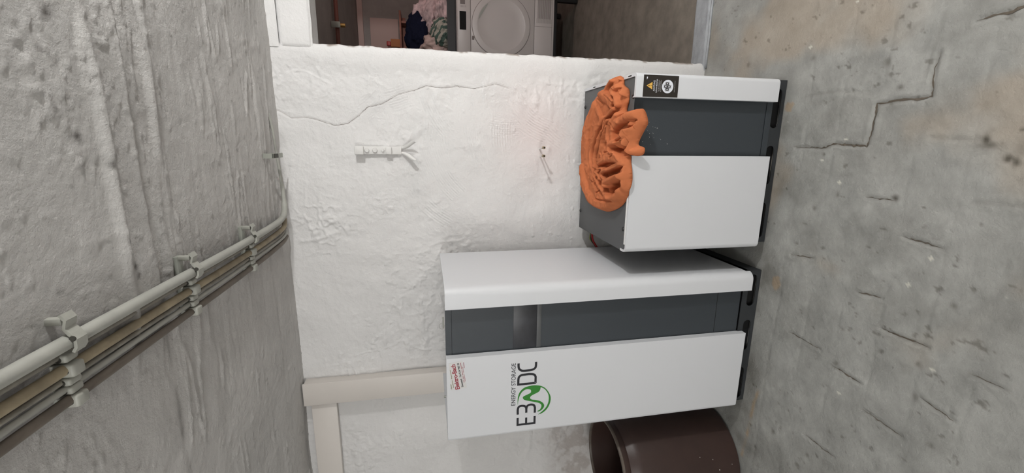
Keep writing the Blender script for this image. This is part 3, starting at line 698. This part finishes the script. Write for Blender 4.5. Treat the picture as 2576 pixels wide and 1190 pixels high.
def cloth():
    st_ = .0024
    A = np.arange(-.29, .26, st_); B = np.arange(-.69, -.05, st_); a, b = np.meshgrid(A, B, indexing='ij')
    O = OUT+[OUT[0]]
    # smooth the outline
    Os = [(v.x, v.y) for v in spline([(p[0], p[1], 0) for p in O], 5)]
    ins = np.zeros(a.shape, bool)
    for (x0, y0), (x1, y1) in zip(Os[:-1], Os[1:]):
        c = ((y0 > b) != (y1 > b)) & (a < (x1-x0)*(b-y0)/(y1-y0+1e-12)+x0); ins ^= c
    d = np.full(a.shape, 9.); nx = a.copy(); ny = b.copy()
    for (x0, y0), (x1, y1) in zip(Os[:-1], Os[1:]):
        vx, vy = x1-x0, y1-y0; t = np.clip(((a-x0)*vx+(b-y0)*vy)/(vx*vx+vy*vy+1e-12), 0, 1)
        px, py = x0+t*vx, y0+t*vy; dd = np.hypot(a-px, b-py); mk = dd < d
        d = np.where(mk, dd, d); nx = np.where(mk, px, nx); ny = np.where(mk, py, ny)
    wa = a + .006*vn(a*18, b*18, 1); wb = b + .006*vn(a*18, b*18, 3)
    e = np.clip(d/.030, 0, 1)
    h = .004 + .018*np.sqrt(1-(1-e)**2) + .006*fbm(a*12, b*12, 2, 90)*e
    for k, (pts, w_, H, lv) in enumerate(FOLDS):
        pp = [(v.x, v.y) for v in spline([(p[0], p[1], 0) for p in pts], 4)]
        # signed distance and arc length to the centre line
        fd = np.full(a.shape, 9.); sg = np.zeros(a.shape); al = np.zeros(a.shape); L0 = 0
        for (x0, y0), (x1, y1) in zip(pp[:-1], pp[1:]):
            vx, vy = x1-x0, y1-y0; LL = math.hypot(vx, vy)+1e-9; t = np.clip(((wa-x0)*vx+(wb-y0)*vy)/LL**2, 0, 1)
            dd = np.hypot(wa-x0-t*vx, wb-y0-t*vy); mk = dd < fd
            fd = np.where(mk, dd, fd); sg = np.where(mk, np.sign(vx*(wb-y0)-vy*(wa-x0)), sg); al = np.where(mk, L0+t*LL, al); L0 += LL
        ww = w_*(1+.35*vn(al*22, al*0, k+5)); q_ = fd/ww*np.where(sg > 0, 1, .92)
        prof = np.sqrt(np.maximum(0, 1-np.minimum(q_, 1)**2.8))
        strk = fbm(sg*fd*(28 if w_ > .018 else 50)+k*7, al*7, 2, k+40)                    # soft creases along the fold
        crs = np.clip(1-np.abs(fbm(al*17+sg*fd*10, sg*fd*12, 2, k+50))*8, 0, 1)           # short cross wrinkles
        bump = lv + .006 + H*prof + prof*(.0090*strk + .0030*crs)
        h = np.where(q_ < 1, np.maximum(h, bump*np.sqrt(1-(1-np.clip(d/.018, 0, 1))**2)), h)
    for pts, w_, dp in NICKS:
        fd = segdist(wa, wb, pts); ln = 1+.4*vn(a*40, b*40, 6)
        h = h - e*dp*(np.exp(-(fd/(w_*1.3*ln))**2) - .35*np.exp(-((fd-w_*2.4)/(w_*1.5))**2))
    h = h - .002 + .0035*fbm(wa*38, wb*30, 3, 97)*e + .0022*np.clip(1-np.abs(fbm(wa*30+4*wb, wb*22, 2, 98))*9, 0, 1)*e
    h = np.maximum(h, .0015+.006*e)
    hp = np.pad(h, 1, mode='edge'); h = .72*h+.07*(hp[2:, 1:-1]+hp[:-2, 1:-1]+hp[1:-1, 2:]+hp[1:-1, :-2])
    X = np.where(ins, a, nx); Y = np.where(ins, b, ny); Z = np.where(ins, h, .0015)
    # roll over the front edge
    ex = np.clip(-.548-Y, 0, 1)
    Y = Y + .70*ex; Z = Z - .37*ex*1.0 ; X = X*(1+.5*ex)
    lip = sstep(.0, .02, ex); Z = Z + .012*lip*np.clip(Z*0+1, 0, 1)
    Y = Y - .010*lip
    Z = Z + zt + .0008
    # parallax: keep heights where they were read off
    keep = ins[:-1, :-1] | ins[1:, :-1] | ins[1:, 1:] | ins[:-1, 1:]
    na, nb = a.shape; i, j = np.nonzero(keep)
    q = np.stack([i*nb+j, (i+1)*nb+j, (i+1)*nb+j+1, i*nb+j+1], -1)
    used, inv = np.unique(q, return_inverse=True); q = inv.reshape(q.shape).astype(np.int32)
    co = np.stack([X, Y, Z], -1).reshape(-1, 3)[used].astype(np.float32)
    o = mesh_np('cloth', co, q, M_orange)
    sd = o.modifiers.new('thickness', 'SOLIDIFY'); sd.thickness = .0012; sd.offset = -1
    return o
cl = cloth(); tag(cl, 'crumpled orange cotton cloth lying on the low cabinet', 'cloth')

# ------------------------------------------------------------------ cream trunking on the wall
v = empty('cable_trunking', (-1.16, 0, 1.28), 'cream vertical cable trunking running from ceiling down behind the tall cabinet', 'trunking', 'cream cable trunking')
boxo('channel', M_trunk, v, -1.214, -1.109, -.050, -.004, .95, 1.938, bev=.001)
boxo('cover', M_trunk, v, -1.218, -1.105, -.063, -.051, .95, 1.943, bev=.004)
h = empty('cable_trunking', (-1.8, 0, 1.86), 'cream horizontal cable trunking under the ceiling at the left', 'trunking', 'cream cable trunking')
boxo('channel', M_trunk, h, -2.8, -1.221, -.034, -.004, 1.806, 1.912, bev=.001)
boxo('cover', M_trunk, h, -2.8, -1.221, -.047, -.035, 1.802, 1.916, bev=.004)

# ------------------------------------------------------------------ latch and pegs on the wall
br = empty('iron_latch', (-.043, 0, 1.52), 'white painted forked iron latch screwed flat to the wall', 'latch')
bm = bmesh.new(); box(bm, -.060, -.026, -.020, -.008, 1.452, 1.640, bev=.002); p_ = bm_obj('strap', bm, M_iron, br, 'auto')
bm = bmesh.new(); box(bm, -.061, -.025, -.040, -.008, 1.608, 1.646, bev=.004); bm_obj('top_block', bm, M_iron, br, 'auto')
bm = bmesh.new(); box(bm, -.060, -.028, -.036, -.018, 1.492, 1.518, bev=.005); bm_obj('slide', bm, M_iron, br, 'auto')
for z, r in ((1.596, .011), (1.563, .012), (1.530, .007)):
    cylo('screw', M_iron, br, (-.043, -.018, z), (-.043, -.029, z), r, 16, r*.7)
for s in (-1, 1):
    bm = bmesh.new(); C = spline([(-.043+s*.010, -.014, 1.470), (-.043+s*.011, -.016, 1.445), (-.043+s*.020, -.026, 1.425), (-.043+s*.034, -.040, 1.405), (-.043+s*.040, -.050, 1.393)], 6)
    L = []
    for i, c in enumerate(C):
        f = i/(len(C)-1); hw = .0065+.004*math.sin(f*math.pi*.9)
        L.append([bm.verts.new((c.x+dx*hw*.55, c.y+dy, c.z+dx*hw*.6*s)) for dx, dy in ((-1, -.0018), (1, -.0018), (1, .0018), (-1, .0018))])
    for i in range(len(L)-1):
        for k in range(4): bm.faces.new((L[i][k], L[i][(k+1) % 4], L[i+1][(k+1) % 4], L[i+1][k]))
    bm.faces.new(L[0]); bm.faces.new(L[-1]); bm_obj('prong', bm, M_iron, br, True)
for k, (x, z, xt, zt2) in enumerate(((-.031, .824, -.024, .832), (-.066, .820, -.060, .832))):
    pg = empty('wall_peg', (x, 0, z), ['right one of the two thin wall pegs with dark tips below the latch', 'left one of the two thin wall pegs with dark tips below the latch'][k], 'peg', 'thin pegs on the white wall')
    bm = bmesh.new(); tube(bm, spline([(x, .003, z), (x, -.02, z), (xt, -.105, zt2)], 5), .0032, 10); bm_obj('shaft', bm, M_iron, pg, True)
    bm = bmesh.new(); cyl(bm, (xt, -.105, zt2), (xt, -.122, zt2), .0065, seg=16); c_ = bm_obj('tip', bm, M_tan, pg, 'auto')
    cylo('tip_hole', M_void, c_, (xt, -.1215, zt2), (xt, -.1228, zt2), .0038, 12)

# ------------------------------------------------------------------ cables along the ceiling
def run(name, x, off, r, m, label, bend=None, cat='cable'):
    z = ZC-off
    P = [(x+.0015*math.sin(k*1.3), -3.4+.2*k, z+.001*math.sin(k*2.1)) for k in range(16)]
    P = [(a, b, c) for a, b, c in P if b < -.42] + [(x, -.40, z)]
    P += bend or [(x, -.2, z)]
    sp_ = spline(P, 6); n_ = len(sp_)
    rr = [r if (k < n_-1-6*4 or cat == 'cable') else r*max(.42, min(1, (n_-k)/34)) for k in range(n_)]
    bm = bmesh.new(); tube(bm, sp_, rr, 14); o = bm_obj(name, bm, m, None, True)
    return tag(o, label, cat, 'cables along the ceiling')
run('conduit', -.315, .040, .0115, M_pipe, 'thick grey plastic conduit on the ceiling, curving right along the wall',
    [(-.314, -.30, ZC-.038), (-.310, -.19, ZC-.034), (-.295, -.13, ZC-.030), (-.25, -.092, ZC-.024), (-.16, -.078, ZC-.017), (-.06, -.084, ZC-.012), (.04, -.088, ZC-.008), (.10, -.092, ZC-.000)], 'conduit')
run('cable', -.338, .026, .0050, M_cable, 'thin dusty grey cable squeezed between the thick conduit and the tan cable', [(-.338, -.24, ZC-.024), (-.338, -.17, ZC-.018), (-.335, -.12, ZC-.012)])
run('cable', -.360, .030, .0090, M_tan, 'tan coloured cable in the middle of the ceiling bundle', [(-.357, -.30, ZC-.030), (-.352, -.19, ZC-.030), (-.345, -.13, ZC-.026), (-.325, -.09, ZC-.018)])
run('cable', -.380, .024, .0046, M_cable, 'thin dusty grey cable lying between the tan cable and a pale slim one', [(-.378, -.2, ZC-.024), (-.372, -.12, ZC-.020), (-.364, -.07, ZC-.012)])
run('cable', -.393, .026, .0056, M_pipe, 'pale slim cable lying right next to the dark brown cable', [(-.391, -.22, ZC-.026), (-.386, -.12, ZC-.022), (-.378, -.068, ZC-.012)])
run('cable', -.412, .028, .0085, M_brownc, 'dark brown cable at the outer edge of the bundle', [(-.410, -.30, ZC-.028), (-.404, -.16, ZC-.026), (-.396, -.09, ZC-.018)])
def clamp(y, k):
    lab = ['nearest row of pipe clips on the ceiling, closest to the camera', 'middle row of pipe clips on the ceiling bundle', 'farthest row of pipe clips, just before the conduit bends'][k]
    t = empty('pipe_clip', (-.36, y, ZC), lab, 'pipe clips', 'rows of pipe clips on the ceiling')
    bm = bmesh.new(); box(bm, -.432, -.275, y-.012, y+.012, ZC-.016, ZC-.006, bev=.001); rl = bm_obj('rail', bm, M_galv, t, 'auto')
    # open saddle holding the thick conduit: wings reaching out to the right
    bm = bmesh.new()
    for i, pr in enumerate([[(-.274, -.030), (-.262, -.050), (-.270, -.055), (-.286, -.040), (-.298, -.030)]]):
        pass
    prof = [(-.330, -.052), (-.322, -.057), (-.308, -.058), (-.298, -.052), (-.290, -.046), (-.276, -.050), (-.266, -.044), (-.268, -.040), (-.277, -.0455), (-.291, -.0415), (-.301, -.0475), (-.309, -.0535), (-.321, -.0525), (-.328, -.048)]
    lo = [bm.verts.new((a, y-.011, ZC+b)) for a, b in prof]; hi = [bm.verts.new((a, y+.011, ZC+b)) for a, b in prof]
    n = len(prof)
    for i in range(n): bm.faces.new((lo[i], lo[(i+1) % n], hi[(i+1) % n], hi[i]))
    bm.faces.new(lo); bm.faces.new(hi[::-1]); bm_obj('wing_clip', bm, M_clip, t)
    bm = bmesh.new(); box(bm, -.286, -.274, y-.007, y+.007, ZC-.040, ZC-.014, bev=.003); bm_obj('stem', bm, M_clip, t, 'auto')
    cylo('screw', M_hole, t, (-.306, y-.0105, ZC-.0535), (-.306, y-.0125, ZC-.0535), .0045, 14)
    for i, (x, w_, d) in enumerate(((-.340, .014, .040), (-.3605, .0225, .046), (-.380, .013, .038), (-.3945, .0135, .038), (-.4135, .0215, .043))):
        bm = bmesh.new(); box(bm, x-w_/2, x+w_/2, y-.013, y+.013, ZC-d, ZC-.012, bev=.0045, seg=3); s_ = bm_obj('saddle', bm, M_clip, t, 'auto')
        cylo('screw', M_hole, s_, (x, y-.0125, ZC-d+.011), (x, y-.0145, ZC-d+.011), .0045, 14)
for k, y in enumerate((-1.235, -.862, -.495)): clamp(y, k)
# single empty clip by the wall
ec = empty('metal_clip', (-.062, -.14, ZC), 'single small metal clip on the ceiling where it meets the wall', 'clip')
bm = bmesh.new(); box(bm, -.071, -.053, -.215, -.100, ZC-.040, ZC-.036, bev=.001); box(bm, -.071, -.053, -.215, -.211, ZC-.040, ZC-.004); box(bm, -.071, -.053, -.150, -.146, ZC-.038, ZC-.010)
bm_obj('clip_body', bm, M_galv, ec)
bm = bmesh.new(); box(bm, -.070, -.054, -.205, -.165, ZC-.044, ZC-.0405, bev=.001); bm_obj('clip_jaw', bm, M_hole, ec)

# ------------------------------------------------------------------ brown barrel
bx, by = -1.487, -.369
ba = empty('barrel', (bx, by, 0), 'dark brown plastic barrel, open at the top, standing behind the tall cabinet', 'barrel')
bm = bmesh.new()
rg = lathe(bm, (bx, by, 0), [(.212, .002), (.2245, .012), (.2255, .30), (.222, .47), (.216, .500), (.205, .515), (.203, .522), (.208, .530), (.208, .548), (.199, .5515), (.197, .515), (.197, .03), (.0, .03)], 72)
bm.faces.new(rg[0]); bd = bm_obj('barrel_body', bm, M_barrel, ba, 'auto')
bm = bmesh.new()
pts = [(bx+.2045*math.cos(a), by+.2045*math.sin(a), .5535) for a in [k*2*math.pi/64 for k in range(64)]]
ring = lathe(bm, (bx, by, 0), [(.198, .549), (.198, .556), (.2005, .560), (.2065, .560), (.209, .556), (.209, .549)], 72)
bm_obj('rim', bm, M_barrelrim, ba, True)
for a, z in ((-1.02, .14), (-1.22, .115), (-.95, .20), (-1.15, .05)):
    c = Vector((bx+.2262*math.cos(a), by+.2262*math.sin(a), z)); bm = bmesh.new(); bmesh.ops.create_icosphere(bm, subdivisions=1, radius=.0018 if z != .115 else .0025, matrix=Matrix.Translation(c)); bm_obj('paint_fleck', bm, M_fleck, bd)

# ------------------------------------------------------------------ laundry room contents
dx0, dx1, dy = .65, 1.25, 1.85; dzb, dzt = .222, 1.06
# stand
sdn = empty('appliance_stand', (.95, 2.15, 0), 'dark low stand under the white dryer in the next room', 'stand')
boxo('stand_top', M_black, sdn, dx0, dx1, dy+.03, 2.45, .190, .2195, bev=.002)
for x in (dx0+.02, dx1-.06):
    for y in (dy+.05, 2.38): boxo('leg', M_black, sdn, x, x+.04, y, y+.04, .004, .189)
dr = empty('tumble_dryer', (.95, 2.15, .222), 'white front-loading tumble dryer in the next room', 'dryer')
boxo('body', M_dryer, dr, dx0, dx1, dy+.012, 2.45, dzb, dzt, bev=.006)
cp = boxo('control_panel', M_dryer, dr, dx0+.002, dx1-.002, dy-.004, dy+.011, .945, dzt-.004, bev=.010)
boxo('display', M_void, cp, .905, 1.045, dy-.0062, dy-.0042, .982, 1.036)
bm = bmesh.new()
for k in range(5): box(bm, 1.075+.014*k*0, 1.09, dy-.0062, dy-.0042, .985+.011*k, .987+.011*k)
bm_obj('panel_mark', bm, M_grille, cp)
boxo('tray_label', M_grille, cp, 1.10, 1.16, dy-.006, dy-.0042, .99, 1.03)
boxo('front_panel', M_dryer, dr, dx0+.002, dx1-.002, dy, dy+.011, .40, .943, bev=.002)
cx, cz = .955, .685
bm = bmesh.new()
def disc(bm, prof, y0):
    rings = []
    for r, d in prof: rings.append([bm.verts.new((cx+r*math.cos(2*math.pi*k/72), y0-d, cz+r*math.sin(2*math.pi*k/72))) for k in range(72)])
    for i in range(len(rings)-1):
        for k in range(72): bm.faces.new((rings[i][k], rings[i][(k+1) % 72], rings[i+1][(k+1) % 72], rings[i+1][k]))
    bm.faces.new(rings[-1])
disc(bm, [(.248, .0), (.248, .004), (.246, .006), (.207, .012), (.203, .0115), (.20, .010), (.12, .012)], dy)
dd = bm_obj('door', bm, M_dryer, dr, 'auto')
bm = bmesh.new(); disc(bm, [(.2515, .0), (.2515, .0012), (.25, .0012)], dy); bm_obj('door_seal', bm, M_grille, dd)
L = []
for k in range(13):
    a = math.radians(62+42*k/12) - .45; L.append((cx+.200*math.cos(a), cz+.200*math.sin(a)))
for k in range(13):
    a = math.radians(104-42*k/12) - .45; q = .014*math.sin(math.pi*(k)/12)**.6; L.append((cx+(.198-q)*math.cos(a), cz+(.198-q)*math.sin(a)))
plate('door_handle', [L], .003, M_galv, dd, FRONT(dy-.0125))
lp = boxo('lower_panel', M_dryer, dr, dx0+.002, dx1-.002, dy, dy+.011, dzb+.004, .397, bev=.002)
bm = bmesh.new()
for k in range(15): box(bm, 1.03, 1.20, dy-.0015, dy-.0003, .255+.008*k, .2585+.008*k)
for k in range(19): box(bm, .995, 1.03, dy-.0012, dy-.0003, .243+.0075*k, .2445+.0075*k)
bm_obj('grille', bm, M_grille, lp)
boxo('flap_seam', M_grille, lp, .967, .969, dy-.0012, dy-.0002, .24, .395)
boxo('flap_seam', M_grille, lp, .67, 1.23, dy-.0012, dy-.0002, .243, .245)
boxo('badge', M_grille, dr, .833, .862, dy-.003, dy-.0005, .915, .935, bev=.001)
# clothes on top
def rag(name, m, c, s, seed, label, cat, rough=.35, parent=None, twist=0):
    bm = bmesh.new(); bmesh.ops.create_icosphere(bm, subdivisions=5, radius=1)
    co = np.array([v.co for v in bm.verts]); x, y, z = co.T
    n = fbm(x*2.2+seed, z*2.2+y*1.7, 3, seed)+fbm(y*2.4+seed, x*2+z*1.3, 3, seed+3)
    rid = 1-np.abs(fbm(x*2.6+y*2+z*1.5, z*1.6-x*1.2, 3, seed+7))*4.0
    k = 1+rough*n+.16*np.clip(rid, 0, 1)
    zz = z.copy(); 
    out = np.stack([x*k*s[0], y*k*s[1], zz*k*s[2]], -1)
    a = twist; ox = out[:, 0]*math.cos(a)-out[:, 2]*math.sin(a); oz = out[:, 0]*math.sin(a)+out[:, 2]*math.cos(a)
    out[:, 0], out[:, 2] = ox, oz
    lo = out[:, 2].min() if True else 0
    flatz = -s[2]*.8
    out[:, 2] = np.maximum(out[:, 2], flatz)
    for v, p in zip(bm.verts, out): v.co = Vector(p)+Vector(c)
    o = bm_obj(name, bm, m, parent, True)
    return tag(o, label, cat, 'laundry piled on the dryer')
tray = empty('laundry_tray', (.95, 2.1, dzt), 'black laundry tray on top of the dryer, under the clothes', 'tray')
bm = bmesh.new(); box(bm, .72, 1.22, 1.90, 2.38, dzt+.002, dzt+.010, bev=.002); bm_obj('tray_base', bm, M_black, tray)
bm = bmesh.new()
for a in ((.72, 1.22, 1.90, 1.91), (.72, 1.22, 2.37, 2.38), (.72, .73, 1.91, 2.37), (1.21, 1.22, 1.91, 2.37)): box(bm, *a, dzt+.011, dzt+.075)
bm_obj('tray_wall', bm, M_black, tray)
rag('navy_towel', M_navy, (.90, 2.12, 1.375), (.165, .085, .100), 3, 'navy blue towel lying topmost on the pile of clothes', 'towel', .22)
rag('floral_bedding', M_floral, (1.05, 2.14, 1.27), (.19, .10, .115), 8, 'white and pink floral bedding in the pile on the dryer', 'bedding')
rag('floral_pillowcase', M_floral, (1.09, 2.10, 1.165), (.15, .12, .08), 21, 'pale floral pillowcase under the floral bedding', 'bedding')
rag('beige_cloth', M_pale, (.80, 2.06, 1.22), (.09, .09, .13), 15, 'beige cloth below the navy towel', 'cloth', .3)
rag('striped_towel', M_stripe, (.91, 1.99, 1.175), (.105, .07, .085), 11, 'green and white striped towel hanging at the front of the pile', 'towel', .3)
# shelf, board and small things on the far wall
sh = empty('wall_shelf', (1.0, 2.65, 1.5), 'reddish brown wooden shelf board on the far wall', 'shelf')
boxo('shelf_board', M_wood, sh, .80, 1.20, 2.52, 2.70, 1.535, 1.552, bev=.001)
boxo('shelf_back', M_wood, sh, .82, 1.18, 2.701, 2.715, 1.50, 1.534)
boxo('bracket', M_wood, sh, 1.10, 1.12, 2.56, 2.70, 1.48, 1.534)
pb = boxo('pale_board', M_pale, None, .84, 1.17, 2.722, 2.747, 1.57, 1.84, bev=.002); tag(pb, 'pale pinkish board fixed to the far wall above the shelf', 'board')
uf = boxo('wooden_strip', M_wood, None, .85, .875, 2.69, 2.72, 1.56, 1.86, bev=.001); tag(uf, 'upright reddish wooden strip against the pale board', 'strip')
cn = boxo('carton', M_box, None, .885, .955, 2.57, 2.64, 1.553, 1.64, bev=.002); tag(cn, 'small orange carton standing on the wooden shelf', 'box')
rp = boxo('red_container', M_redp, None, .895, .935, 2.58, 2.62, 1.69, 1.73, bev=.006)
tag(rp, 'small red container stacked above the orange carton', 'container')
rp.location = (0, 0, -.049)
# pipe with tap under the laundry ceiling
pp = empty('water_pipe', (1.0, 1.0, 1.93), 'reddish brown water pipe with a tap under the far ceiling', 'pipe')
bm = bmesh.new(); cyl(bm, (-.55, 1.42, 1.925), (2.55, 1.42, 1.925), .014, seg=16); bm_obj('tube', bm, M_copper, pp, 'auto')
tp = cylo('valve', M_brass, pp, (.775, 1.385, 1.905), (.775, 1.385, 1.865), .013, 14)
boxo('lever', M_galv, tp, .755, .795, 1.365, 1.375, 1.895, 1.955, bev=.003)
cylo('valve_neck', M_brass, pp, (.775, 1.42, 1.925), (.775, 1.37, 1.90), .010, 12)
